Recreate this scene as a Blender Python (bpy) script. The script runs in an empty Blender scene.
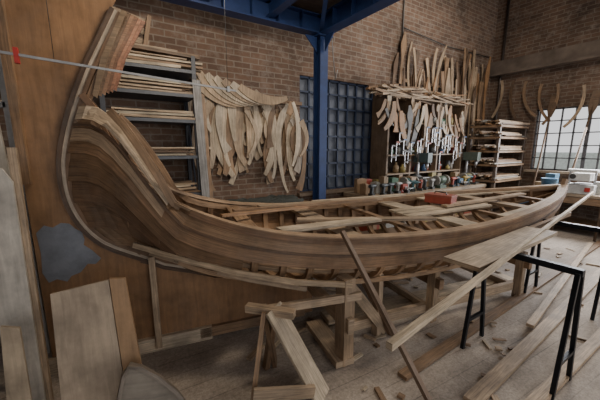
import bpy, math, random
from mathutils import Vector, Matrix, Euler
random.seed(7)
R=random.random
def U(a,b): return a+(b-a)*random.random()

# ---------------- materials ----------------
def newmat(name):
    m=bpy.data.materials.new(name); m.use_nodes=True
    nt=m.node_tree; b=nt.nodes['Principled BSDF']
    return m,nt,b
def N(nt,t,**k):
    n=nt.nodes.new(t)
    for a,v in k.items():
        if a in n.inputs.keys(): n.inputs[a].default_value=v
        else: setattr(n,a,v)
    return n
def ramp(nt,stops):
    r=nt.nodes.new('ShaderNodeValToRGB')
    el=r.color_ramp.elements
    while len(el)<len(stops): el.new(0.5)
    for e,(p,c) in zip(el,stops):
        e.position=p; e.color=(c[0],c[1],c[2],1) if not isinstance(c,(int,float)) else (c,c,c,1)
    return r
def mul(nt,a,b,fac=1.0,bt='MULTIPLY'):
    m=nt.nodes.new('ShaderNodeMix'); m.data_type='RGBA'; m.blend_type=bt
    m.inputs[0].default_value=fac if not hasattr(fac,'links') else 0
    if hasattr(fac,'links'): nt.links.new(fac,m.inputs[0])
    for s,i in ((a,6),(b,7)):
        if hasattr(s,'links'): nt.links.new(s,m.inputs[i])
        else: m.inputs[i].default_value=(*s,1)
    return m.outputs[2]
def bump(nt,b,h,st=.3,d=.01):
    n=nt.nodes.new('ShaderNodeBump'); n.inputs['Strength'].default_value=st; n.inputs['Distance'].default_value=d
    nt.links.new(h,n.inputs['Height']); nt.links.new(n.outputs[0],b.inputs['Normal'])

def attr_wood(name,gscale=(1.5,28,1),lo=.5,hi=1.3,blot=.42,rough=.6,grey=.28):
    m,nt,b=newmat(name)
    at=N(nt,'ShaderNodeAttribute',attribute_name='Col')
    uv=N(nt,'ShaderNodeUVMap',uv_map='UVMap')
    mp=N(nt,'ShaderNodeMapping'); mp.inputs['Scale'].default_value=gscale
    nt.links.new(uv.outputs[0],mp.inputs[0])
    n=N(nt,'ShaderNodeTexNoise',Scale=3.0,Detail=7.0,Roughness=.6,Distortion=.6)
    nt.links.new(mp.outputs[0],n.inputs['Vector'])
    r=ramp(nt,[(.3,lo),(.7,hi)]); nt.links.new(n.outputs[0],r.inputs[0])
    c=mul(nt,at.outputs['Color'],r.outputs[0])
    tc=N(nt,'ShaderNodeTexCoord')
    n2=N(nt,'ShaderNodeTexNoise',Scale=3.5,Detail=5.0,Roughness=.65)
    nt.links.new(tc.outputs['Object'],n2.inputs['Vector'])
    r2=ramp(nt,[(.3,1-blot),(.7,1+blot*.5)]); nt.links.new(n2.outputs[0],r2.inputs[0])
    c=mul(nt,c,r2.outputs[0])
    n3=N(nt,'ShaderNodeTexNoise',Scale=2.3,Detail=8.0,Roughness=.7); nt.links.new(tc.outputs['Object'],n3.inputs['Vector'])
    r3=ramp(nt,[(.48,0.0),(.72,grey)]); nt.links.new(n3.outputs[0],r3.inputs[0])
    c=mul(nt,c,(.26,.225,.19),r3.outputs[0],'MIX')
    nt.links.new(c,b.inputs['Base Color'])
    b.inputs['Roughness'].default_value=rough
    bump(nt,b,n.outputs[0],.35,.004)
    return m
WOOD=attr_wood('wood_grain')
PLY=attr_wood('plywood_face',(1.0,9,1),.75,1.15,.4,.6,.15)
def attr_plain(name,rough,metal=0,var=.3):
    m,nt,b=newmat(name)
    at=N(nt,'ShaderNodeAttribute',attribute_name='Col')
    tc=N(nt,'ShaderNodeTexCoord')
    n2=N(nt,'ShaderNodeTexNoise',Scale=9.0,Detail=6.0,Roughness=.7)
    nt.links.new(tc.outputs['Object'],n2.inputs['Vector'])
    r2=ramp(nt,[(.3,1-var),(.7,1+var*.4)]); nt.links.new(n2.outputs[0],r2.inputs[0])
    c=mul(nt,at.outputs['Color'],r2.outputs[0]); nt.links.new(c,b.inputs['Base Color'])
    b.inputs['Roughness'].default_value=rough; b.inputs['Metallic'].default_value=metal
    return m
PAINT=attr_plain('painted_surface',.5)
METAL=attr_plain('worn_metal',.42,.8)
CLOTH=attr_plain('dusty_cloth',.95)

def brick_mat(name,dim,dark=1.0):
    m,nt,b=newmat(name)
    tc=N(nt,'ShaderNodeTexCoord'); sp=N(nt,'ShaderNodeSeparateXYZ'); cb=N(nt,'ShaderNodeCombineXYZ')
    nt.links.new(tc.outputs['Object'],sp.inputs[0])
    nt.links.new(sp.outputs[dim],cb.inputs[0]); nt.links.new(sp.outputs[2],cb.inputs[1])
    nz=N(nt,'ShaderNodeTexNoise',Scale=2.2,Detail=3.0)
    nt.links.new(tc.outputs['Object'],nz.inputs['Vector'])
    va=N(nt,'ShaderNodeVectorMath',operation='SCALE'); va.inputs['Scale'].default_value=.035
    nt.links.new(nz.outputs['Color'],va.inputs[0])
    ad=N(nt,'ShaderNodeVectorMath',operation='ADD'); nt.links.new(cb.outputs[0],ad.inputs[0]); nt.links.new(va.outputs[0],ad.inputs[1])
    br=N(nt,'ShaderNodeTexBrick'); br.offset=.5
    br.inputs['Scale'].default_value=1; br.inputs['Brick Width'].default_value=.25; br.inputs['Row Height'].default_value=.078
    br.inputs['Mortar Size'].default_value=.009; br.inputs['Mortar Smooth'].default_value=.4; br.inputs['Bias'].default_value=-.1
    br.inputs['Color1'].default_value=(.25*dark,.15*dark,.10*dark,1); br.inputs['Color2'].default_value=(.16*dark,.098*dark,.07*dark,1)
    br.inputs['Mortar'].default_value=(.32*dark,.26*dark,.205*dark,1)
    nt.links.new(ad.outputs[0],br.inputs['Vector'])
    n1=N(nt,'ShaderNodeTexNoise',Scale=1.1,Detail=8.0,Roughness=.7); nt.links.new(tc.outputs['Object'],n1.inputs['Vector'])
    r1=ramp(nt,[(.3,.45),(.72,1.3)]); nt.links.new(n1.outputs[0],r1.inputs[0])
    c=mul(nt,br.outputs[0],r1.outputs[0])
    n3=N(nt,'ShaderNodeTexNoise',Scale=7.0,Detail=8.0,Roughness=.75); nt.links.new(ad.outputs[0],n3.inputs['Vector'])
    r3=ramp(nt,[(.50,0.0),(.66,.6)]); nt.links.new(n3.outputs[0],r3.inputs[0])
    c=mul(nt,c,(.36*dark,.30*dark,.25*dark),r3.outputs[0],'MIX')
    nt.links.new(c,b.inputs['Base Color']); b.inputs['Roughness'].default_value=.9
    bump(nt,b,br.outputs[1],-.6,.012)
    return m
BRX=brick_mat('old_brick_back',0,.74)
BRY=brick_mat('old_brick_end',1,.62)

def floor_mat():
    m,nt,b=newmat('dusty_board_floor')
    tc=N(nt,'ShaderNodeTexCoord'); mp=N(nt,'ShaderNodeMapping'); mp.inputs['Rotation'].default_value=(0,0,math.radians(4))
    nt.links.new(tc.outputs['Object'],mp.inputs[0])
    br=N(nt,'ShaderNodeTexBrick'); br.offset=.37
    br.inputs['Scale'].default_value=1; br.inputs['Brick Width'].default_value=3.2; br.inputs['Row Height'].default_value=.17
    br.inputs['Mortar Size'].default_value=.004; br.inputs['Mortar Smooth'].default_value=.3
    br.inputs['Color1'].default_value=(.47,.385,.305,1); br.inputs['Color2'].default_value=(.38,.305,.24,1); br.inputs['Mortar'].default_value=(.13,.10,.075,1)
    nt.links.new(mp.outputs[0],br.inputs['Vector'])
    m2=N(nt,'ShaderNodeMapping'); m2.inputs['Scale'].default_value=(1.2,10,1); nt.links.new(mp.outputs[0],m2.inputs[0])
    n=N(nt,'ShaderNodeTexNoise',Scale=2.5,Detail=7.0,Roughness=.65); nt.links.new(m2.outputs[0],n.inputs['Vector'])
    r=ramp(nt,[(.3,.68),(.7,1.2)]); nt.links.new(n.outputs[0],r.inputs[0])
    c=mul(nt,br.outputs[0],r.outputs[0])
    n3=N(nt,'ShaderNodeTexNoise',Scale=1.6,Detail=9.0,Roughness=.72); nt.links.new(tc.outputs['Object'],n3.inputs['Vector'])
    r3=ramp(nt,[(.34,0.15),(.60,.85)]); nt.links.new(n3.outputs[0],r3.inputs[0])
    c=mul(nt,c,(.52,.45,.385),r3.outputs[0],'MIX')
    n4=N(nt,'ShaderNodeTexNoise',Scale=45,Detail=6.0,Roughness=.85); nt.links.new(tc.outputs['Object'],n4.inputs['Vector'])
    r4=ramp(nt,[(.35,.6),(.62,1.15)]); nt.links.new(n4.outputs[0],r4.inputs[0])
    c=mul(nt,c,r4.outputs[0])
    n5=N(nt,'ShaderNodeTexNoise',Scale=.8,Detail=6.0,Roughness=.6); nt.links.new(tc.outputs['Object'],n5.inputs['Vector'])
    r5=ramp(nt,[(.35,.65),(.6,1.1)]); nt.links.new(n5.outputs[0],r5.inputs[0])
    c=mul(nt,c,r5.outputs[0])
    nt.links.new(c,b.inputs['Base Color']); b.inputs['Roughness'].default_value=.75
    bump(nt,b,n4.outputs[0],.3,.004)
    return m
FLOOR=floor_mat()
def flat(name,col,rough=.7,metal=0,nsc=4,var=.3):
    m,nt,b=newmat(name)
    tc=N(nt,'ShaderNodeTexCoord'); n=N(nt,'ShaderNodeTexNoise',Scale=nsc,Detail=6.0)
    nt.links.new(tc.outputs['Object'],n.inputs['Vector'])
    r=ramp(nt,[(.3,tuple(c*(1-var) for c in col)),(.7,tuple(min(1,c*(1+var)) for c in col))]); nt.links.new(n.outputs[0],r.inputs[0])
    nt.links.new(r.outputs[0],b.inputs['Base Color']); b.inputs['Roughness'].default_value=rough; b.inputs['Metallic'].default_value=metal
    return m
CONC=flat('grimy_concrete',(.13,.10,.08),.9)
CEIL=flat('dark_ceiling_boards',(.10,.075,.055),.9)
DGLASS=flat('dim_outside_window_glass',(.14,.155,.19),.2,0,2,.5)  # solid panes; dim bluish reflection and outside view put into the colour

# ---------------- mesh builder ----------------
class MB:
    def __init__(s,name): s.name=name; s.v=[]; s.f=[]; s.uv=[]; s.col=[]; s.mi=[]; s.mats=[]; s.sm=[]
    def m(s,mat):
        if mat not in s.mats: s.mats.append(mat)
        return s.mats.index(mat)
    def raw(s,vs,fs,uvs,col,mat,smooth=False):
        o=len(s.v); s.v+= [tuple(v) for v in vs]; mi=s.m(mat)
        for f,u in zip(fs,uvs):
            s.f.append(tuple(i+o for i in f)); s.uv.append(u); s.col.append(col); s.mi.append(mi); s.sm.append(smooth)
    def box(s,c,size,rot=None,col=(.4,.3,.2),mat=None,jit=.12):
        mat=mat or WOOD; c=Vector(c)
        if rot is None: M=Matrix.Identity(3)
        elif isinstance(rot,Matrix): M=rot
        else: M=Euler(rot).to_matrix()
        h=[x/2 for x in size]; L=max(range(3),key=lambda i:size[i]); ou,ov=R()*20,R()*20
        if jit: k=1+U(-jit,jit); col=tuple(x*k for x in col)
        P=[Vector((sx*h[0],sy*h[1],sz*h[2])) for sx in(-1,1) for sy in(-1,1) for sz in(-1,1)]
        F=[(0,1,3,2),(4,6,7,5),(0,4,5,1),(2,3,7,6),(0,2,6,4),(1,5,7,3)]
        ax=[0,0,1,1,2,2]; uvs=[]
        for f,a in zip(F,ax):
            o=[i for i in range(3) if i!=a]
            if L in o: o.remove(L); uvs.append([(P[i][L]+ou,P[i][o[0]]+ov) for i in f])
            else: uvs.append([(P[i][o[0]]*.3+ou,P[i][o[1]]+ov) for i in f])
        s.raw([c+M@p for p in P],F,uvs,col,mat)
    def beam(s,p1,p2,w,h,col=(.4,.3,.2),mat=None,up=(0,0,1),jit=.12):
        p1=Vector(p1);p2=Vector(p2); d=(p2-p1); l=d.length; d.normalize(); up=Vector(up)
        y=up.cross(d)
        if y.length<1e-3: y=Vector((0,1,0)).cross(d)
        y.normalize(); z=d.cross(y)
        M=Matrix((d,y,z)).transposed()
        s.box((p1+p2)/2,(l,w,h),M,col,mat,jit)
    def prism(s,pts,o,ax,ay,t,col,mat=None,jit=.1,uvrot=False):
        mat=mat or WOOD; o=Vector(o);ax=Vector(ax).normalized();ay=Vector(ay).normalized();n=ax.cross(ay)
        k=1+U(-jit,jit); col=tuple(x*k for x in col); ou,ov=R()*20,R()*20
        a=[o+ax*p[0]+ay*p[1]+n*t/2 for p in pts]; b=[q-n*t for q in a]; m=len(pts)
        uu=[((p[1]+ou,p[0]+ov) if uvrot else (p[0]+ou,p[1]+ov)) for p in pts]
        F=[tuple(range(m)),tuple(range(2*m-1,m-1,-1))]; UV=[uu,[uu[i-m] for i in range(2*m-1,m-1,-1)]]
        for i in range(m):
            j=(i+1)%m; F.append((i,i+m,j+m,j)); UV.append([uu[i],(uu[i][0],uu[i][1]+t),(uu[j][0],uu[j][1]+t),uu[j]])
        s.raw(a+b,F,UV,col,mat)
    def sweep(s,pts,secs,col,mat=None,smooth=False,close=True,jit=.08):
        mat=mat or WOOD; k=1+U(-jit,jit); col=tuple(x*k for x in col); ou,ov=R()*20,R()*20
        n=len(secs[0]); V=[]; L=[0]
        for i,sc in enumerate(secs):
            V+=sc
            if i: L.append(L[-1]+(Vector(sc[0])-Vector(secs[i-1][0])).length)
        per=[0]
        for j in range(n): per.append(per[-1]+(Vector(secs[0][(j+1)%n])-Vector(secs[0][j])).length)
        F=[];UV=[]
        for i in range(len(secs)-1):
            for j in range(n):
                k2=(j+1)%n
                F.append((i*n+j,i*n+k2,(i+1)*n+k2,(i+1)*n+j))
                UV.append([(L[i]+ou,per[j]+ov),(L[i]+ou,per[j+1]+ov),(L[i+1]+ou,per[j+1]+ov),(L[i+1]+ou,per[j]+ov)])
        F.append(tuple(range(n-1,-1,-1))); UV.append([(ou,per[j]+ov) for j in range(n-1,-1,-1)])
        F.append(tuple(range((len(secs)-1)*n,len(secs)*n))); UV.append([(ou,per[j]+ov) for j in range(n)])
        s.raw(V,F,UV,col,mat,smooth)
    def tube(s,pts,r,col,mat=None,n=8,jit=.05):
        pts=[Vector(p) for p in pts]; secs=[]
        rr=r if isinstance(r,(list,tuple)) else [r]*len(pts)
        ref=None
        for i,p in enumerate(pts):
            d=(pts[min(i+1,len(pts)-1)]-pts[max(i-1,0)]).normalized()
            if ref is None:
                ref=Vector((0,0,1)) if abs(d.z)<.9 else Vector((1,0,0))
            x=(ref-d*ref.dot(d)).normalized(); ref=x; y=d.cross(x)
            secs.append([p+(x*math.cos(a)+y*math.sin(a))*rr[i] for a in [2*math.pi*j/n for j in range(n)]])
        s.sweep(None,secs,col,mat or METAL,True,jit=jit)
    def strip(s,pts,w,h,side,col,mat=None,jit=.08):
        pts=[Vector(p) for p in pts]; secs=[]
        for i,p in enumerate(pts):
            d=(pts[min(i+1,len(pts)-1)]-pts[max(i-1,0)]).normalized()
            sd=Vector(side); x=(sd-d*sd.dot(d)).normalized(); y=d.cross(x)
            ww=w[i] if isinstance(w,list) else w
            secs.append([p+x*ww/2+y*h/2,p-x*ww/2+y*h/2,p-x*ww/2-y*h/2,p+x*ww/2-y*h/2])
        s.sweep(None,secs,col,mat,False,jit=jit)
    def lathe(s,c,prof,col,mat=None,n=20,axis='z',jit=0):
        c=Vector(c); secs=[]
        for r,z in prof:
            ring=[]
            for j in range(n):
                a=2*math.pi*j/n; x,y=r*math.cos(a),r*math.sin(a)
                ring.append(c+(Vector((x,y,z)) if axis=='z' else Vector((z,x,y)) if axis=='x' else Vector((y,z,x))))
            secs.append(ring)
        s.sweep(None,secs,col,mat or PAINT,True,jit=jit)
    def done(s,loc=(0,0,0),rotz=0,bevel=0):
        me=bpy.data.meshes.new(s.name); me.from_pydata(s.v,[],s.f)
        for m in s.mats: me.materials.append(m)
        me.uv_layers.new(name='UVMap'); me.color_attributes.new('Col','FLOAT_COLOR','CORNER')
        me.polygons.foreach_set('material_index',s.mi)
        me.polygons.foreach_set('use_smooth',[bool(a and len(f)==4) for a,f in zip(s.sm,s.f)])
        fu=[];fc=[]
        for u,c in zip(s.uv,s.col):
            for k in u: fu+=[float(k[0]),float(k[1])]; fc+=[c[0],c[1],c[2],1.0]
        me.uv_layers['UVMap'].data.foreach_set('uv',fu)
        me.color_attributes['Col'].data.foreach_set('color',fc)
        me.update()
        import bmesh
        bm=bmesh.new(); bm.from_mesh(me); bmesh.ops.recalc_face_normals(bm,faces=bm.faces); bm.to_mesh(me); bm.free()
        o=bpy.data.objects.new(s.name,me); bpy.context.collection.objects.link(o)
        o.location=loc; o.rotation_euler=(0,0,rotz)
        if bevel:
            b=o.modifiers.new('bevel','BEVEL'); b.width=bevel; b.segments=2; b.limit_method='ANGLE'
        return o

def interp(tab,x):
    if x<=tab[0][0]: return tab[0][1]
    for i in range(len(tab)-1):
        a,b=tab[i],tab[i+1]
        if x<=b[0]:
            t=(x-a[0])/(b[0]-a[0])
            p0=tab[i-1] if i>0 else a; p3=tab[i+2] if i+2<len(tab) else b
            m1=(b[1]-p0[1])/(b[0]-p0[0])*(b[0]-a[0]); m2=(p3[1]-a[1])/(p3[0]-a[0])*(b[0]-a[0])
            t2=t*t;t3=t2*t
            return (2*t3-3*t2+1)*a[1]+(t3-2*t2+t)*m1+(-2*t3+3*t2)*b[1]+(t3-t2)*m2
    return tab[-1][1]
def sm(x): x=max(0,min(1,x)); return x*x*(3-2*x)

LIGHT=(.45,.33,.22); PALE=(.58,.47,.34); MID=(.28,.175,.10); DARKW=(.14,.085,.05); ORANGE=(.37,.205,.10); RED=(.30,.12,.06)
STEEL=(.45,.45,.46)

# ---------------- room ----------------
YW=4.2; XE=8.5; ZC=5.6
def room():
    w=MB('wall_back'); x0,x1,z0,z1=2.68,4.35,.95,2.82
    t=.3
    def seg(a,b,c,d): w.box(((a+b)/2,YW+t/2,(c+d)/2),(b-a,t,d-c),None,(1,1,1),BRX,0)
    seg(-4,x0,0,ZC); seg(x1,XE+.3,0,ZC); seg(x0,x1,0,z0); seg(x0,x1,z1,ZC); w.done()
    w=MB('wall_right')
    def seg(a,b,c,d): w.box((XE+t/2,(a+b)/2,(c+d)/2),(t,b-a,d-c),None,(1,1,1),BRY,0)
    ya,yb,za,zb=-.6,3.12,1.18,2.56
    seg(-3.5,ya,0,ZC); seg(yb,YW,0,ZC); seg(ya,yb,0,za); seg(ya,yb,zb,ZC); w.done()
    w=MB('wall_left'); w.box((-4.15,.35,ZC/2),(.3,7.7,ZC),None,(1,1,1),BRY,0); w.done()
    f=MB('floor'); f.box((2.25,.5,-.05),(13.1,8,.1),None,(1,1,1),FLOOR,0); f.done()
    c=MB('ceiling'); c.box((2.25,.5,ZC+.1),(13.1,8,.2),None,(1,1,1),CEIL,0)
    c.done()
    l=MB('trim_1'); l.box((XE-.06,.35,3.62),(.12,7.7,.34),None,(1,1,1),CONC,0); l.box((XE-.10,.35,3.47),(.2,7.7,.05),None,(1,1,1),CONC,0); l.done()
    g=MB('window_1'); 
    fr=(.03,.045,.09)
    yy=YW+.06
    for i in range(9):
        x=x0+(x1-x0)*i/8; g.box((x,yy,(z0+z1)/2),(.028 if 0<i<8 else .06,.04,z1-z0),None,fr,PAINT)
    for i in range(9):
        z=z0+(z1-z0)*i/8; g.box(((x0+x1)/2,yy,z),(x1-x0,.04,.028 if 0<i<8 else .06),None,fr,PAINT)
    g.box(((x0+x1)/2,yy+.05,(z0+z1)/2),(x1-x0,.01,z1-z0),None,(1,1,1),DGLASS,0)
    g.box(((x0+x1)/2,YW-.02,z0-.03),(x1-x0+.1,.12,.05),None,(.2,.15,.11),PAINT)
    g.done()
    g=MB('window_2'); xx=XE+.1
    for i in range(17):
        y=ya+(yb-ya)*i/16; g.box((xx,y,(za+zb)/2),(.04,.025 if i%4 else .06,zb-za),None,(.09,.09,.10),PAINT)
    for i in range(6):
        z=za+(zb-za)*i/5; g.box((xx,(ya+yb)/2,z),(.04,yb-ya,.022 if 0<i<5 else .06),None,(.09,.09,.10),PAINT)
    g.box((XE-.03,(ya+yb)/2,za-.03),(.2,yb-ya+.1,.05),None,(.3,.24,.18),PAINT)
    g.done()
room()
def outside():
    o=MB('yard_wall'); o.box((15,1,.75),(.2,16,1.5),None,(.62,.68,.64),PAINT,0); o.done()
    g=MB('yard_ground'); g.box((12,1,-.1),(6.3,18,.1),None,(.5,.5,.46),PAINT,0); g.done()
outside()

# ---------------- mezzanine ----------------
BL=(.018,.042,.14)
def ibeam(mb,p1,p2,w,h,col,mat=PAINT):
    p1=Vector(p1);p2=Vector(p2)
    mb.beam(p1,p2,.012,h,col,mat,jit=.03)
    for dz in (-h/2,h/2): mb.beam(p1+Vector((0,0,dz)),p2+Vector((0,0,dz)),w,.014,col,mat,jit=.03)
def mezz():
    cx,cy=2.66,3.62
    c=MB('blue_steel_column')
    c.box((cx,cy,1.6),(.012,.15,3.2),None,BL,PAINT,0)
    for d in(-.075,.075): c.box((cx,cy+d,1.6),(.13,.014,3.2),None,BL,PAINT,0)
    c.box((cx,cy,.01),(.26,.26,.02),None,BL,PAINT,0); c.box((cx,cy,3.19),(.24,.24,.02),None,BL,PAINT,0)
    c.prism([(0,0),(.2,0),(0,-.2)],(cx-.07,cy,3.19),(-1,0,0),(0,0,1),.014,BL,PAINT)
    c.prism([(0,0),(.2,0),(0,-.2)],(cx,cy-.1,3.19),(0,-1,0),(0,0,1),.014,BL,PAINT)
    c.done()
    g=MB('blue_steel_girders')
    ibeam(g,(-3.9,cy,3.33),(cx+.1,cy,3.33),.17,.22,BL); ibeam(g,(cx,cy,3.33),(cx,-3,3.33),.17,.22,BL)
    for i in range(7):
        x=cx-.8*(i+1); ibeam(g,(x,cy,3.36),(x,-3,3.36),.1,.16,BL)
    for i in range(14):
        x=cx-.35*(i+1); g.box((x,cy,3.33),(.012,.16,.21),None,BL,PAINT,.05)
        y=cy-.35*(i+1); g.box((cx,y,3.33),(.16,.012,.21),None,BL,PAINT,.05)
    for i in range(3):
        a=cx-.8*i; g.beam((a,cy-1.2*i,3.24),(a-.8,cy-1.2*(i+1),3.24),.05,.012,BL,PAINT)
    g.done()
    d=MB('mezzanine_deck')
    for i in range(34):
        y=cy-.1-.195*i; d.box((-.6,y,3.5),(6.6,.19,.035),None,(.10,.07,.05),WOOD)
    d.done()
    k=MB('hanging_cable'); k.tube([(3.0,3.9,5.5),(3.02,3.9,3.9),(3.1,3.9,3.1),(3.16,3.9,2.75),(3.2,3.9,2.9)],.006,(.3,.3,.3),PAINT,6); k.done()
mezz()

# ---------------- the boat ----------------
STEM=[(.46,2.62),(.42,2.54),(.23,2.16),(.10,1.82),(.04,1.54),(.07,1.25),(.22,1.01),(.51,.84)]
stem_zs=sorted([(z,s) for s,z in STEM])
SHEER=[(.0,2.3),(.2,2.02),(.35,1.66),(.6,1.37),(1.0,1.17),(1.5,1.05),(2.2,.985),(3.2,.97),(4.2,1.02),(5.2,1.07),(5.95,1.13)]
KEEL=[(.0,1.45),(.05,1.25),(.21,1.01),(.51,.84),(1.0,.66),(2,.50),(3.5,.48),(5,.66),(5.6,.86),(5.95,1.06)]
BEAM=[(.2,.02),(.35,.10),(.6,.26),(1.0,.47),(1.5,.64),(2.2,.75),(3.2,.78),(4.2,.66),(5.2,.36),(5.95,.025)]
LB=5.95
def hull(s,q):
    z0=.84+1.2*q**1.3; s0=interp(stem_zs,z0)
    s=max(s,s0)
    k=sm((s-s0)/.7)
    zm=interp(KEEL,s)+(interp(SHEER,s)-interp(KEEL,s))*q**1.9
    z=z0+(zm-z0)*k
    if q>.999: z=interp(SHEER,s)
    se=.2+(s-s0)*(LB-.2)/(LB-s0)
    w=interp(BEAM,se)*(1-(1-q)**2.5)
    w=max(w,.012)
    return s,w,z
def hp(a,q,sg,off=0):
    z0=.84+1.2*q**1.3; s0=interp(stem_zs,z0)
    s=s0+(LB-s0)*a
    s,w,z=hull(s,q)
    _,w2,z2=hull(s,min(1,q+.04)); _,w1,z1=hull(s,max(0,q-.04))
    dw,dz=w2-w1,z2-z1; l=math.hypot(dw,dz) or 1
    nw,nz=dz/l,-dw/l
    return Vector((s,sg*(w+nw*off),z+nz*off))
A=[(i/46)**1.25 for i in range(47)]
TH=math.atan2(-.19,1)
ORG=(-.27,2.711,0)
def boat():
    b=MB('wooden_boat')
    qs=[0,.18,.34,.50,.62,.76,.88,1.0]
    cols=[(.20,.12,.065),(.21,.125,.065),(.19,.11,.06),(.23,.13,.07),(.25,.145,.075),(.26,.15,.078),(.32,.19,.10)]
    for sg in(-1,1):
        for k in range(7):
            rng=A
            if sg<0 and k==1: rng=[a for a in A if a<.22]
            if sg<0 and k==2: rng=[a for a in A if a<.17]
            if sg<0 and k==3: rng=[a for a in A if a<.13]
            if sg<0 and k==4: rng=[a for a in A if a<.19]
            if sg>0 and k==3: rng=[a for a in A if a<.5]
            secs=[]
            for a in rng:
                qa,qb=max(0,qs[k]-.015),qs[k+1]
                secs.append([hp(a,qa,sg,.030),hp(a,qb,sg,.008),hp(a,qb,sg,-.006),hp(a,qa,sg,.012)])
            b.sweep(None,secs,cols[k],WOOD,jit=.22)
    s=.42
    while s<5.75:
        pts=[]
        for sg in(-1,1):
            seq=[i/14 for i in range(15)]
            if sg<0: seq=seq[::-1]
            for q in seq:
                z0=.84+1.2*q**1.3; s0=interp(stem_zs,z0)
                a=max(0,(s-s0)/(LB-s0)); p=hp(a,q,sg,-.024); p.x=s if s>s0 else p.x
                pts.append(p)
        b.strip(pts,.05,.04,(1,0,0),(.33,.205,.115),WOOD,.25)
        s+=.205
    for sg in(-1,1):
        b.strip([hp(a,1,sg,.03) for a in A],.030,.045,(0,1,0),(.21,.115,.06))
        b.strip([hp(a,.985,sg,-.055) for a in A if a>.03],.03,.05,(0,1,0),(.30,.19,.11))
        b.strip([hp(a,.6,sg,-.045) for a in A if a>.05],.03,.03,(0,1,0),(.33,.22,.13))
        b.strip([hp(a,.875,sg,.028) for a in A],.012,.02,(0,1,0),(.14,.08,.045))
        secs=[]
        for a in A:
            if a<.045: continue
            p=hp(a,1,sg,0); 
            secs.append([p+Vector((0,sg*.04,.035)),p+Vector((0,-sg*.055,.035)),p+Vector((0,-sg*.055,.015)),p+Vector((0,sg*.04,.015))])
        b.sweep(None,secs,(.38,.255,.155),WOOD)
    b.strip([hp(a,.46,-1,.02) for a in A if .10<a<.95],.022,.035,(0,1,0),(.36,.23,.13))
    kp=[Vector((s_,0,interp(KEEL,s_)-.035)) for s_ in [.45+i*.25 for i in range(23)]]
    b.strip(kp,.055,.09,(0,1,0),DARKW)
    kp=[Vector((p.x,0,p.z+.075)) for p in kp]; b.strip(kp,.14,.03,(0,1,0),(.24,.15,.085))
    sp=[]; n=44
    zt,zb=2.62,.84
    for i in range(n+1):
        z=zt+(zb-zt)*i/n; sp.append((interp(stem_zs,z),z))
    sp+= [(.62,.775),(.8,.715)]
    def off(pl,d):
        out=[]
        for i,p in enumerate(pl):
            a=pl[max(0,i-1)];c=pl[min(len(pl)-1,i+1)]; t=Vector((c[0]-a[0],c[1]-a[1])).normalized()
            out.append(Vector((p[0]+t.y*d,0,p[1]-t.x*d)))
        return out
    for d,c,w in((.0,(.21,.12,.065),.075),(.028,(.50,.40,.30),.06),(.052,(.11,.065,.04),.085),(-.03,(.28,.17,.095),.05)):
        b.strip(off(sp,d),w,.026,(0,1,0),c)
    bh=[(x,z) for x,z in [(.09,1.85),(.20,2.04),(.26,1.88),(.38,1.62),(.55,1.44),(.45,1.40),(.24,1.5),(.10,1.6)]]
    b.prism(bh,(0,0,0),(1,0,0),(0,0,1),.05,(.28,.165,.09))
    # pale inner strakes run up to the stem head
    for q0,q1,c in((.90,.96,(.50,.38,.26)),(.80,.86,(.42,.29,.18))):
        secs=[]
        for a in A:
            if a>.10: continue
            secs.append([hp(a,q0,-1,.034),hp(a,q1,-1,.026),hp(a,q1,-1,.012),hp(a,q0,-1,.020)])
        b.sweep(None,secs,c,WOOD)
    for i in range(6):
        t=i*.022
        pts=[(.24+t,2.06+t*.6),(.31+t,2.3+t*.4),(.47+t,2.64-t*.2),(.50+t,2.63-t*.2),(.35+t,2.3+t*.4),(.265+t,2.04+t*.6)]
        b.prism(pts,(0,-.03+.015*i,0),(1,0,0),(0,0,1),.02,(.22+.02*i,.15,.09),jit=.25)
    b.strip([Vector((5.7,0,.88)),Vector((5.86,0,.96)),Vector((5.96,0,1.08)),Vector((6.0,0,1.24))],.05,.07,(0,1,0),MID)
    for s_,w,c in((1.25,.12,MID),(2.05,.18,LIGHT),(2.75,.07,MID),(3.35,.22,PALE),(3.9,.07,MID),(4.45,.18,LIGHT),(5.0,.1,MID)):
        hw=hull(s_,.97)[1]-.02; z=interp(SHEER,s_)-.02
        b.box((s_,0,z),(w,hw*2,.028),None,c)
    for j in range(3):
        w0=-.24+.12*j
        b.beam((2.9,w0,1.0+.004*j),(4.0+.2*R(),w0*.9,1.03),.10,.02,PALE)
    for sg in(-1,1):
        secs=[]
        for a in A:
            if a<.62 or a>.93: continue
            p=hp(a,1,sg,0); secs.append([p+Vector((0,-sg*.05,.0)),p+Vector((0,-sg*.20*(1.1-a)*2.2,.0)),p+Vector((0,-sg*.20*(1.1-a)*2.2,-.02)),p+Vector((0,-sg*.05,-.02))])
        b.sweep(None,secs,PALE,WOOD)
    b.done(ORG,TH)
    lp=MB('loose_planks')
    for p1,p2,w,c in(((1.45,-.5,1.075),(2.45,-.35,1.04),.13,PALE),((1.5,.35,1.10),(3.1,.48,1.06),.10,LIGHT),((1.2,.1,1.13),(2.9,.3,1.09),.05,MID),
                     ((1.75,-.1,1.04),(3.0,-.5,1.03),.09,LIGHT),((2.2,.55,1.07),(3.6,.62,1.06),.07,PALE),((3.5,-.15,1.05),(5.0,-.05,1.09),.08,LIGHT),((1.05,-.25,1.17),(2.1,.25,1.08),.04,ORANGE)):
        lp.beam(p1,p2,w,.022,c)
    lp.done(ORG,TH)
    rb=MB('bent_ribband')
    pp=[Vector((.42,-.17,.985)),Vector((.75,-.38,.90)),Vector((1.1,-.57,.82)),Vector((1.5,-.72,.74)),Vector((1.92,-.80,.68))]
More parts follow.
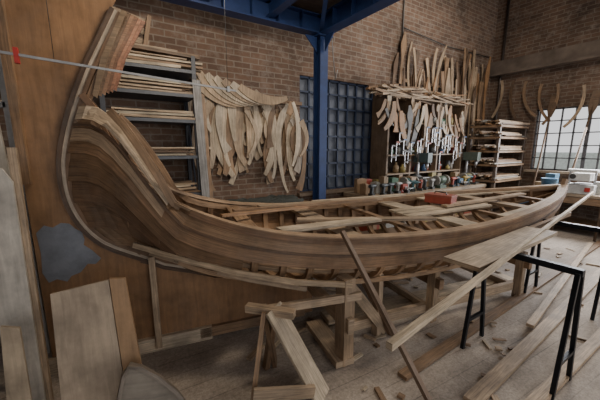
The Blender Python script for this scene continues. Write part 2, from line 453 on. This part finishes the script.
    rb.strip(pp,.022,.04,(0,1,0),(.50,.37,.24),jit=0); rb.strip([p+Vector((.1,.04,-.09)) for p in pp[:4]],.02,.035,(0,1,0),LIGHT)
    rb.done(ORG,TH)
    p=MB('plywood_mould')
    edge=off(sp,.075)
    poly=[(-.22,.03),(-.23,2.98),(.44,2.98),(.44,2.72)]+[(v.x,v.z) for v in edge[3:]]+[(1.0,.56),(1.5,.47),(1.95,.41),(1.95,.03)]
    p.prism(poly,(0,0,0),(1,0,0),(0,0,1),.024,(.31,.17,.082),PLY,0,uvrot=True)
    patch=[(-.20,1.10),(-.15,1.15),(-.10,1.13),(-.05,1.16),(.0,1.15),(.03,1.11),(.07,1.08),(.08,1.02),(.07,.98),(.12,.93),(.17,.86),(.13,.82),(.08,.83),(.03,.77),(-.03,.75),(-.06,.71),(-.12,.74),(-.17,.72),(-.2,.8),(-.19,.95)]
    p.prism(patch,(0,-.014,0),(1,0,0),(0,0,1),.003,(.21,.22,.245),PAINT,0)
    p.box((.52,-.06,.44),(.045,.035,.80),None,LIGHT); p.box((.35,-.03,.06),(1.2,.04,.12),None,PALE)
    p.box((1.35,-.03,.07),(1.0,.04,.09),None,MID)
    p.box((-.2,-.03,2.2),(.05,.035,1.5),None,(.27,.16,.085))
    for i in range(4): p.beam((.3+.3*i,0,.03),(.3+.3*i,.5,.03),.05,.05,LIGHT)
    p.done(ORG,TH)
boat()

def L2W(s,w,z):
    c,sn=math.cos(TH),math.sin(TH); return Vector((ORG[0]+s*c-w*sn,ORG[1]+s*sn+w*c,z))
def supports():
    t=MB('boat_trestle')
    def P(s,w,z): return L2W(s,w,z)
    for s,wn,zt in((1.9,-.74,.72),):
        t.beam(P(s,wn,0),P(s,wn,zt),.11,.10,(.36,.25,.155),up=(1,0,0))
        t.beam(P(s,.72,0),P(s,.72,zt-.1),.1,.1,MID,up=(1,0,0))
        t.beam(P(s,-.84,.36),P(s,.84,.36),.05,.12,LIGHT)
        t.beam(P(s-.02,-.8,.03),P(s-.02,-.2,.03),.16,.05,LIGHT)
        t.beam(P(s+.07,-.66,.62),P(s+.55,-.55,.02),.09,.03,LIGHT,up=(0,1,0))
        t.beam(P(s-.62,-.70,.56),P(s+.1,-.80,.58),.035,.06,LIGHT)
        t.beam(P(s-.6,-.58,.0),P(s-.55,-.69,.56),.05,.04,MID,up=(1,0,0))
    t.done()
    t=MB('boat_trestle')
    for s in(3.0,4.3):
        for w in(-.55,.55):
            t.beam(P(s,w,0),P(s,w,.54),.08,.08,(.34,.24,.15),up=(1,0,0))
        t.beam(P(s,-.65,.42),P(s,.65,.42),.05,.1,MID); t.beam(P(s,-.6,.1),P(s,.6,.1),.05,.08,LIGHT)
    t.beam(P(2.35,-.55,0),P(2.35,-.55,.60),.07,.05,LIGHT,up=(1,0,0)); t.beam(P(2.5,-.6,0),P(2.2,-.52,.60),.05,.07,MID,up=(1,0,0))
    t.beam(P(2.0,-.5,.12),P(4.4,-.5,.12),.05,.09,LIGHT); t.beam(P(2.0,-.2,.05),P(4.6,-.25,.05),.18,.05,PALE)
    t.done()
    h=MB('sawhorse')
    h.beam((.88,1.72,.60),(1.10,1.42,.0),.02,.17,PALE,up=(.8,.4,0))
    h.beam((.66,1.62,.0),(.82,1.74,.58),.08,.03,MID,up=(1,-.6,0))
    h.beam((.64,1.55,.16),(1.02,1.42,.10),.03,.08,LIGHT)
    h.beam((.74,1.86,.58),(.98,1.60,.58),.06,.05,LIGHT)
    h.beam((.98,1.9,.0),(.84,1.78,.58),.09,.03,MID,up=(1,-.6,0))
    h.done()
    q=MB('prop_pole'); q.beam((1.44,.62,0),(1.385,1.60,1.10),.032,.026,(.20,.13,.085)); q.done()
supports()

def trestles():
    for i,(x,ya,yb,z) in enumerate(((2.58,.56,1.22,.88),(4.1,.72,1.35,.88))):
        t=MB('metal_trestle'); c=(.03,.035,.045)
        t.beam((x,ya,z),(x,yb,z),.045,.045,c,METAL)
        for y in(ya+.02,yb-.02):
            for d in(-.16,.16):
                t.beam((x+(d*.25),y,z),(x+d,y,.0),.028,.028,c,METAL,up=(0,1,0))
            t.beam((x-.12,y,.25),(x+.12,y,.25),.025,.025,c,METAL)
        t.done()
    b=MB('bench_plank'); b.beam((1.94,1.03,.925),(3.4,1.08,.925),.24,.03,(.50,.39,.275)); b.beam((1.98,1.14,.89),(4.6,1.22,.915),.04,.045,MID); b.done()
    r=MB('long_spar'); r.beam((.86,.70,.935),(6.9,1.56,.945),.028,.032,(.58,.46,.32),jit=0); r.beam((1.1,.765,.915),(5.8,1.43,.92),.015,.02,DARKW); r.done()
    f=MB('floor_planks')
    for p1,p2,w,c in(((1.9,.85,.02),(7.9,1.15,.02),.10,LIGHT),((2.2,.62,.02),(8,.55,.02),.08,LIGHT),((1.7,1.25,.02),(7.5,1.45,.02),.08,MID),((2.9,.25,.02),(8.1,.05,.02),.12,(.40,.33,.25)),((3.2,1.0,.05),(7.0,1.5,.05),.06,LIGHT)):
        f.beam(p1,p2,w,.03,c)
    f.done()
    o=MB('wood_offcuts')
    for i in range(110):
        x=U(.6,6.5); y=U(.9,3.2)-.1*x; L=U(.03,.22)
        if y<.3: continue
        o.box((x,y,.008+U(0,.01)),(L,U(.015,.05),U(.006,.02)),(0,0,U(-3,3)),random.choice([PALE,LIGHT,MID,LIGHT]))
    o.done()
trestles()

def leftstuff():
    p=MB('plywood_offcut')
    p.prism([(0,0),(.34,0),(.31,.90),(.01,.86)],(-.36,2.04,.0),(.97,-.22,0),(0.0,.16,.98),.02,(.46,.36,.26),PLY,0,True)
    p.prism([(.345,0),(.46,0),(.40,.90),(.315,.91)],(-.36,2.035,.0),(.97,-.22,0),(0.0,.16,.98),.025,(.42,.26,.14),PLY,0,True)
    p.done()
    c=MB('curved_hull_template')
    pts=[(0,0),(.01,.25),(.05,.38),(.09,.43),(.15,.41),(.24,.34),(.33,.24),(.39,.13),(.43,0)]
    c.prism(pts,(-.08,1.82,.0),(.93,-.36,0),(.0,.25,.97),.02,(.30,.26,.21),PLY,0)
    c.strip([Vector((-.08,1.81,.0))+Vector((.93,-.36,0))*p_[0]+Vector((0,.25,.97))*p_[1] for p_ in pts[1:]],.05,.02,(0,1,-.2),(.24,.20,.16))
    c.done()
    l=MB('leaning_board')
    l.prism([(0,0),(.16,0),(.16,1.50),(.12,1.58),(.0,1.60)],(-.64,2.34,.0),(.97,-.1,0),(.0,.06,1),.02,(.56,.51,.44),PLY,0,True)
    l.prism([(0,0),(.04,0),(.04,1.7),(.0,1.7)],(-.49,2.36,.0),(.97,-.1,0),(.0,.06,1),.03,LIGHT,WOOD,0,True)
    l.done()
    l=MB('leaning_board'); l.prism([(0,0),(.12,0),(.11,.68),(.03,.71)],(-.62,2.14,.0),(.97,-.1,0),(.0,.10,1),.02,(.46,.36,.25),PLY,0,True); l.done()
    l=MB('leaning_board'); l.prism([(0,0),(.08,0),(.10,1.5),(.06,2.3),(.0,2.35)],(-.64,2.62,.0),(.97,-.1,0),(.0,.05,1),.02,(.54,.48,.39),PLY,0,True); l.done()
    g=MB('timber_store_frame'); 
    for x in(-1.0,-.57):
        g.box((x,3.05,1.5),(.04,.05,3.0),None,(.45,.43,.4),PAINT)
    for z in(.5,1.0,1.5,2.0,2.4,2.8):
        g.box((-.79,3.05,z),(.43,.05,.04),None,(.4,.38,.35),PAINT)
        for k in range(3): g.beam((-1.0+.1*k,2.95,z+.05),(-.9+.12*k,3.6,z+.05),.07,.04,LIGHT)
    g.done()
    r=MB('sash_clamp')
    r.beam((-.60,2.28,2.205),(.92,2.38,2.14),.010,.014,(.34,.33,.32),METAL)
    x,y=-.45,2.29
    r.box((x,y,2.215),(.03,.04,.09),None,(.5,.03,.02),PAINT); r.tube([(x-.10,y,2.23),(x+.02,y,2.23)],.008,STEEL); r.tube([(x-.10,y-.04,2.23),(x-.10,y+.04,2.23)],.006,STEEL)
    r.box((-.36,2.30,2.19),(.02,.03,.08),None,(.5,.03,.02),PAINT)
    r.box((.85,2.375,2.145),(.02,.03,.04),None,(.3,.3,.3),METAL)
    r.tube([(.85,2.375,2.16),(.85,2.375,3.3)],.0015,(.1,.1,.1)); r.tube([(-.2,2.307,2.2),(-.2,2.307,3.3)],.0015,(.1,.1,.1))
    r.done()
    k=MB('coiled_cable')
    pts=[]
    for i in range(110):
        a=i*.35; rr=.10+.02*math.sin(i*.9)+.012*math.sin(i*2.3); pts.append((.66+rr*math.cos(a)*1.3,1.47+rr*math.sin(a),.012+.0007*i))
    k.tube(pts,.006,(.10,.10,.11),PAINT,6); k.done()
leftstuff()

def shelf():
    s=MB('metal_shelf_unit'); x0,x1,y0,y1=.02,.92,3.68,4.15
    c=(.06,.065,.08)
    for x in(x0,x1):
        for y in(y0,y1): s.box((x,y,1.35),(.045,.045,2.7),None,c,PAINT,0)
    for z in(.3,.72,1.15,1.585,1.99,2.27,2.53): 
        s.box(((x0+x1)/2,(y0+y1)/2,z),(x1-x0+.04,y1-y0+.04,.018),None,c,PAINT,0); s.box(((x0+x1)/2,y0-.02,z),(x1-x0+.04,.012,.035),None,(.09,.10,.12),PAINT,0)
    s.beam((x1,y0,.3),(x1,y1,2.5),.02,.02,c,METAL)
    s.done()
    l=MB('stacked_lumber')
    for z,n in((.73,5),(1.16,9),(1.595,9),(2.0,8),(2.28,11),(2.54,18)):
        h=z+.012
        for i in range(n*2):
            t=U(.012,.03); ln=U(.6,1.1); xx=.47+U(-.12,.12)
            yy=3.70+.075*(i%6)
            l.box((xx,yy+U(-.01,.01),h+t/2+.034*(i//6)),(ln,U(.05,.09),t),(0,U(-.02,.02),U(-.05,.05)),random.choice([PALE,LIGHT,LIGHT,LIGHT,MID,DARKW,(.45,.38,.28)]))
    l.done()
    c=MB('wooden_crate')
    for z in(2.82,2.92,3.02): c.box((.30,3.75,z),(.40,.02,.06),(0,.2,0),LIGHT)
    c.box((.12,3.8,2.92),(.04,.2,.34),(0,.2,0),MID); c.box((.48,3.8,2.88),(.04,.2,.34),(0,.2,0),MID); c.box((.3,3.85,2.78),(.4,.2,.02),(0,.1,0),MID)
    c.done()
shelf()

def arcpiece(mb,x,z,y,L,w,bend,ang,col,kind=0,t=.018,sbend=0):
    n=16; left=[];right=[]
    px,pz=0,0; a=ang
    for i in range(n+1):
        u=i/n
        if kind==0: ww=w*(.45+.55*math.sin(math.pi*min(1,u*.9+.1)))
        elif kind==1: ww=w*(1.25-.9*u)
        elif kind==2: ww=w*(.4+ .9*math.exp(-((u-.25)/.16)**2)+.3*u)
        else: ww=w*(.55+.5*u+.25*math.sin(u*7))
        dx,dz=math.sin(a),-math.cos(a)
        nx,nz=-dz,dx
        left.append((px+nx*ww/2,pz+nz*ww/2)); right.append((px-nx*ww/2,pz-nz*ww/2))
        px+=dx*L/n; pz+=dz*L/n; a+=bend/n+sbend*math.cos(u*math.pi*2)/n
    mb.prism(left+right[::-1],(x,y,z),(1,0,0),(0,0,1),t,col,WOOD,.15,True)
def templates():
    h=MB('hanging_frame_templates')
    C=[PALE,PALE,LIGHT,(.52,.38,.25),(.62,.52,.40),(.40,.26,.15),(.54,.42,.30),(.24,.15,.085),(.44,.37,.30),MID]
    for i in range(60):
        f=(i+R()*.6)/60; x=1.08+1.54*f; z=2.46+U(-.2,.10)-.18*f
        b=random.choice([-1,1])*U(.5,1.5)
        arcpiece(h,x,z,YW-.03-.024*(i%6)-.0011*(i//6),U(.55,1.3),U(.06,.15),b,-b*.5+U(-.15,.15),random.choice(C),random.choice([0,0,1,2,3]),.013,U(-1,1))
    h.box((1.85,YW-.02,2.38),(1.7,.04,.05),None,MID)
    for i in range(7): arcpiece(h,.95+.10*i,2.66-.03*i,YW-.19-.021*i,.75,.13,1.0,.5+.08*i,random.choice(C[:5]),0)
    h.done()
    b=MB('leaning_planks')
    for x,w,c,l in((.98,.09,(.30,.29,.28),1.55),(1.04,.05,MID,1.4)):
        b.beam((x,3.55,.0),(x-.04,3.67,.9+l),w,.03,c,up=(0,1,0))
    b.done()
    t=MB('side_workbench')
    t.box((1.8,3.75,.88),(1.4,.7,.05),None,MID)
    for x in(1.15,2.42):
        for y in(3.48,4.02): t.box((x,y,.43),(.08,.08,.86),None,MID)
    t.box((1.8,3.46,.35),(1.3,.04,.1),None,MID)
    t.done()
    c=MB('folded_tarp')
    for i in range(7): 
        pts=[(1.3+.09*j+.02*math.sin(i*2),3.5+.07*i,.93+.035*abs(math.sin(j*1.3+i*1.7))) for j in range(12)]
        c.tube(pts,[.035+.012*math.sin(j+i) for j in range(12)],(.05,.055,.05),CLOTH)
    c.done()
    u=MB('upright_plank'); u.beam((3.05,3.95,.0),(2.95,4.1,1.55),.16,.03,(.48,.35,.22),up=(0,1,0)); u.done()
templates()

def toolwall():
    w=MB('long_workbench')
    w.box((5.3,3.72,.87),(3.5,.75,.06),None,(.30,.23,.16))
    for x in(3.6,4.7,5.9,7.0):
        for y in(3.4,4.05): w.box((x,y,.42),(.09,.09,.84),None,MID)
    w.box((5.3,3.38,.74),(3.4,.03,.18),None,(.30,.20,.13)); w.box((5.3,3.7,.25),(3.3,.6,.03),None,MID)
    for i in range(4):
        w.box((4.0+.85*i,3.36,.74),(.6,.02,.14),None,(.30,.20,.125)); w.tube([(3.92+.85*i,3.34,.74),(4.08+.85*i,3.34,.74)],.01,STEEL)
    w.done()
    r=MB('tool_rack'); x0,x1=4.3,6.7
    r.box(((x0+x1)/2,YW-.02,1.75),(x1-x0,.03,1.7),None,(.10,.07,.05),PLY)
    for x in(x0,4.95,5.8,x1): r.box((x,3.98,1.75),(.04,.4,1.75),None,(.20,.135,.085))
    for z in(1.2,1.55,2.15,2.6): r.box(((x0+x1)/2,3.98,z),(x1-x0,.42,.025),None,(.30,.215,.14))
    r.done()
    l=MB('offcut_pile')
    for i in range(60):
        x=U(x0-.1,x1-.2); z=2.63+.028*(i%6)
        l.box((x,3.92+U(-.12,.06),z),(U(.3,1.1),U(.03,.09),U(.015,.04)),(0,U(-.15,.2),U(-.25,.25)),random.choice([LIGHT,MID,PALE,ORANGE,LIGHT]))
    l.done()
    t=MB('hanging_hand_tools')
    C=[LIGHT,MID,ORANGE,LIGHT,MID,(.15,.15,.15),DARKW,(.56,.47,.35)]
    for i in range(48):
        x=4.1+2.6*(i+R()*.5)/48
        arcpiece(t,x,2.54+U(-.35,.08),3.72+.0165*(i%4)+.0007*i,U(.25,.8),U(.05,.13),U(-1.4,1.4),U(-.4,.4),random.choice(C),random.choice([0,1,2,3]),.013)
    for i in range(26):
        x=4.35+2.3*i/26+U(-.05,.05); z=U(1.6,2.08); L=U(.2,.38)
        t.box((x,3.69,z-L/2),(.012,.02,L),None,STEEL,METAL); t.box((x+.04,3.69,z),(.09,.02,.025),None,random.choice([(.3,.04,.02),(.02,.08,.2),(.1,.1,.1),(.1,.1,.1)]),PAINT); t.box((x+.04,3.69,z-L*.7),(.09,.02,.025),None,(.1,.1,.1),PAINT)
    t.done()
    c=MB('paint_cans_and_jars')
    PC=[(.35,.35,.33),(.05,.10,.2),(.28,.05,.03),(.3,.24,.08),(.07,.15,.10),(.5,.47,.42),(.08,.08,.08),(.25,.17,.09),(.3,.22,.14)]
    for z in(1.22,1.57,2.17):
        x=x0+.12
        while x<x1-.1:
            r_=U(.03,.065); h=U(.08,.2); col=random.choice(PC); x+=r_+.01
            c.lathe((x,3.88+U(-.08,.08),z),[(r_,0),(r_,h*.9),(r_*.92,h*.92),(r_*.92,h)] if R()<.5 else [(r_,0),(r_,h*.6),(r_*.4,h*.8),(r_*.4,h)],col,PAINT,12)
            x+=r_+U(.01,.08)
    c.done()
    b=MB('storage_boxes')
    for i in range(44):
        x=3.65+3.3*i/44; col=random.choice(PC+[(.30,.20,.12)]*7)
        s=(U(.08,.2),U(.08,.2),U(.06,.30)); y=U(3.6,3.95)
        b.box((x,y,.905+s[2]/2),s,(0,0,U(-.4,.4)),col,PAINT); b.box((x,y,.905+s[2]+.005),(s[0]*.6,s[1]*.6,.01),(0,0,0),tuple(k*.7 for k in col),PAINT)
    for i in range(14):   # stored under the bench
        s=(U(.15,.3),U(.2,.4),U(.12,.35)); b.box((3.75+.22*i,3.65,.27+s[2]/2),s,(0,0,U(-.1,.1)),random.choice(PC),PAINT)
    b.done()
    pt=MB('power_tools')
    for i in range(16):
        x=3.65+.205*i+U(-.04,.04); y=3.44+U(-.02,.06); z=.90; col=random.choice([(.03,.10,.12),(.28,.05,.03),(.3,.21,.05),(.05,.06,.07),(.05,.06,.07),(.3,.3,.29)])
        a=U(-.6,.6); c_,s_=math.cos(a),math.sin(a)
        pt.box((x,y,z+.025),(.07,.09,.05),(0,0,a),(.04,.04,.04),PAINT)
        pt.box((x,y,z+.10),(.035,.05,.12),(0,.12,a),col,PAINT)
        pt.tube([(x-.06*c_,y-.06*s_,z+.17),(x-.02*c_,y-.02*s_,z+.17),(x+.06*c_,y+.06*s_,z+.17),(x+.09*c_,y+.09*s_,z+.17),(x+.14*c_,y+.14*s_,z+.17)],[.03,.034,.032,.018,.006],col,PAINT,10)
    pt.done()
    def vise(x,y,col):
        v=MB('bench_vise'); v.lathe((x,y,.90),[(.07,0),(.07,.03),(.04,.06),(.04,.09)],col,PAINT)
        v.box((x,y+.03,1.02),(.13,.10,.09),None,col,PAINT); v.box((x,y-.09,1.02),(.13,.05,.09),None,col,PAINT); v.box((x,y-.03,1.0),(.05,.2,.04),None,STEEL,METAL)
        v.tube([(x,y-.22,1.0),(x,y-.1,1.0)],.012,STEEL); v.tube([(x-.08,y-.21,1.0),(x+.08,y-.21,1.0)],.007,STEEL); v.done()
    vise(4.35,3.5,(.3,.05,.03)); vise(6.1,3.5,(.05,.12,.2))
    def grinder(x,y,col):
        g=MB('bench_grinder'); g.box((x,y,.93),(.2,.14,.06),None,col,PAINT); g.box((x,y,.99),(.1,.08,.08),None,col,PAINT)
        g.lathe((x-.1,y,1.06),[(.03,0),(.075,.01),(.08,.1),(.075,.19),(.03,.2)],col,PAINT,16,'x')
        for d in(-.17,.14): g.lathe((x+d,y,1.06),[(.09,0),(.095,.005),(.095,.03),(.09,.035)],(.25,.24,.22),PAINT,18,'x')
        g.done()
    grinder(4.75,3.62,(.03,.12,.12)); grinder(5.55,3.5,(.07,.11,.08)); grinder(6.6,3.55,(.18,.16,.08))
    def drill(x,y,col):
        d=MB('drill_press'); d.box((x,y,.92),(.24,.3,.03),None,(.2,.2,.2),METAL); d.tube([(x,y+.1,.92),(x,y+.1,1.55)],.03,STEEL)
        d.box((x,y,1.5),(.13,.32,.18),None,col,PAINT); d.lathe((x,y-.1,1.25),[(.012,0),(.014,.05),(.03,.06),(.03,.15)],STEEL,METAL,12)
        d.box((x,y,1.12),(.2,.22,.02),None,(.3,.3,.3),METAL)
        for k in range(3):
            a=k*2.1; d.tube([(x+.08,y-.05,1.48),(x+.1,y-.05+.13*math.cos(a),1.48+.13*math.sin(a))],.007,STEEL)
        d.done()
    drill(5.15,3.65,(.08,.12,.13)); drill(6.85,3.62,(.10,.13,.11))
toolwall()

def corner():
    l=MB('leaning_oars_and_boards')
    for i in range(46):
        x=4.9+3.4*i/46+U(-.08,.08); L=U(.8,1.8)
        zt=3.5+U(-.5,.35)+.12*(x-5)/3
        b=U(-.9,.9)
        arcpiece(l,x,zt,YW-.05-.03*(i%4)-.0013*(i//4),L,U(.05,.12),b,-b*.5+U(-.15,.15),random.choice([LIGHT,MID,ORANGE,MID,DARKW,LIGHT]),random.choice([0,1,2]),.015)
    for i in range(6):
        x=6.9+.2*i; l.beam((x+U(-.2,.2),4.0,.0),(x+U(-.1,.3),4.15,U(3.2,4.1)),U(.04,.09),.03,random.choice([MID,DARKW,LIGHT]),up=(0,1,0))
    l.box((6.7,YW-.03,3.0),(3.2,.05,.06),None,MID)
    l.done()
    r=MB('lumber_rack')
    for x in(7.15,8.35):
        for y in(3.25,3.85): r.box((x,y,1.1),(.06,.06,2.2),None,(.10,.075,.06),PAINT)
    for z in(.95,1.3,1.6,1.9,2.15): r.box((7.75,3.52,z),(1.3,.65,.04),None,MID)
    for z in(.97,1.32,1.62,1.92,2.17):
        for i in range(24):
            r.box((7.75+U(-.15,.03),3.22+.05*(i%13),z+.03+.03*(i//7)),(U(.8,1.3),.05,U(.02,.04)),(0,0,U(-.06,.06)),random.choice([LIGHT,LIGHT,MID,ORANGE,DARKW,(.36,.34,.31)]))
    r.done()
    s=MB('curved_boat_frames')
    for i,(y,z,b_) in enumerate(((3.05,3.1,.8),(2.75,3.05,-.7),(3.35,3.2,.9),(2.3,2.95,-.8),(3.6,3.25,.6),(3.85,3.3,-.6))):
        n=12; pts=[]; a=.2*(1 if b_>0 else -1)
        py,pz=y,z
        for k in range(n+1):
            pts.append((XE-.08-.02*i,py,pz)); py+=math.sin(a)*.075; pz-=math.cos(a)*.075; a+=-b_/n*1.3
        s.strip(pts,.03,.05,(1,0,0),random.choice([MID,LIGHT,DARKW]))
    s.done()
    e=MB('end_workbench'); e.box((7.95,1.9,.78),(.8,2.0,.05),None,(.36,.28,.2))
    for x in(7.62,8.28):
        for y in(1.0,2.8): e.box((x,y,.38),(.08,.08,.76),None,MID)
    e.box((7.95,1.9,.2),(.7,1.8,.03),None,MID); e.box((7.57,1.9,.68),(.03,1.9,.12),None,MID)
    e.done()
    j=MB('white_planer_machine'); x,y=7.78,1.95
    j.box((x,y,.90),(.34,.46,.18),None,(.7,.7,.68),PAINT,0); j.box((x,y,1.13),(.30,.30,.14),None,(.72,.72,.7),PAINT,0)
    for d in(-.19,.19): j.tube([(x,y+d,.98),(x,y+d,1.24)],.018,STEEL)
    j.box((x,y,1.25),(.16,.44,.05),None,(.6,.6,.58),PAINT,0); j.box((x,y,.995),(.5,.26,.012),None,STEEL,METAL,0)
    j.lathe((x-.18,y+.1,1.14),[(.05,0),(.05,.02),(.01,.03)],(.05,.05,.05),PAINT,14,'x'); j.box((x-.175,y-.14,.9),(.02,.08,.08),None,(.5,.04,.03),PAINT,0)
    j.done(bevel=.006)
    b=MB('blue_bucket'); b.lathe((7.72,2.45,.805),[(.10,0),(.13,.24),(.14,.24),(.14,.26),(.12,.26),(.10,.03)],(.08,.2,.35)); b.done()
    b=MB('plastic_barrel')
    b.lathe((6.75,2.35,0),[(.22,0),(.25,.04),(.25,.26),(.265,.28),(.265,.32),(.25,.34),(.25,.60),(.265,.62),(.265,.66),(.25,.68),(.24,.86),(.20,.90),(.19,.88)],(.05,.10,.17)); b.done()
    b=MB('cardboard_boxes')
    for i in range(9):
        s_=(U(.15,.3),U(.12,.19),U(.1,.34)); 
        if i not in(4,5,6): b.box((7.95+U(-.12,.15),1.1+.2*i+.02,.805+s_[2]/2),s_,(0,0,U(-.3,.3)),random.choice([(.4,.3,.2),(.1,.2,.3),(.5,.5,.48),(.2,.12,.08)]),PAINT)
    b.done()
    p=MB('leaning_oars')
    for y,t_ in((1.55,.15),(2.2,-.1),(2.7,.1)):
        p.tube([(7.4,y,.0),(7.98,y+t_*.5,1.4),(8.42,y+t_,2.7)],.02,DARKW,WOOD)
        p.prism([(-.03,0),(.03,0),(.07,.15),(.06,.5),(-.06,.5),(-.07,.15)],(8.3,y+t_*.85,2.35),(0,1,0),(.3,t_*.2,1),.02,DARKW)
    p.done()
    w=MB('electrical_conduit'); w.tube([(5.0,YW-.03,2.9),(5.0,YW-.03,5.5)],.015,(.15,.14,.13)); w.tube([(5,YW-.03,3.95),(6.5,YW-.03,3.85),(8.4,YW-.03,3.9)],.01,(.1,.1,.1)); w.done()
    w=MB('drain_pipe'); w.tube([(XE-.05,3.95,.0),(XE-.05,3.95,5.5)],.03,(.12,.10,.09)); w.done()
corner()

def redbox():
    t=MB('red_toolbox'); p=L2W(3.62,.02,1.045); x,y,z=p
    c=(.36,.07,.045)
    t.box((x,y,z+.045),(.18,.30,.08),(0,0,.2),c,PAINT,0); t.box((x,y,z+.095),(.19,.31,.025),(0,0,.2),(.32,.09,.06),PAINT,0)
    t.tube([(x-.01,y-.08,z+.105),(x-.01,y-.07,z+.135),(x,y+.07,z+.135),(x,y+.08,z+.105)],.007,(.1,.1,.1))
    t.done(bevel=.006)
redbox()

# ---------------- light ----------------
w=bpy.data.worlds.new('World'); bpy.context.scene.world=w; w.use_nodes=True
bg=w.node_tree.nodes['Background']; bg.inputs[0].default_value=(.98,.98,1,1); bg.inputs[1].default_value=1.1
def area(name,loc,tgt,size,en,col,sy=None):
    l=bpy.data.lights.new(name,'AREA'); l.energy=en; l.color=col; l.size=size
    if sy: l.shape='RECTANGLE'; l.size_y=sy
    o=bpy.data.objects.new(name,l); bpy.context.collection.objects.link(o); o.location=loc
    o.rotation_euler=(Vector(tgt)-Vector(loc)).to_track_quat('-Z','Y').to_euler()
area('added_bay_fill',(5.0,1.6,5.3),(4.5,2.8,0),1.8,110,(1,.90,.76),1.2)  # unseen fill light added above the bay, no fixture modelled
area('workshop_door_daylight',(2.2,-2.8,2.6),(1.5,3,1.2),3.5,25,(1,.96,.90),2.2)
area('window_daylight',(8.3,1.3,1.9),(5,1.2,.6),2.6,190,(.98,.98,1),1.1)
area('added_under_deck_fill',(.9,1.9,3.15),(1.0,3.9,1.3),.5,26,(1,.86,.68),.25)  # fill added below the deck to brighten its shaded side, no real lamp

cam=bpy.data.cameras.new('camera'); co=bpy.data.objects.new('camera',cam); bpy.context.collection.objects.link(co)
cam.lens=18; cam.sensor_width=36; cam.clip_start=.05
co.location=(0,0,1.7); co.rotation_euler=(math.radians(80),0,math.radians(-32.6))
bpy.context.scene.camera=co
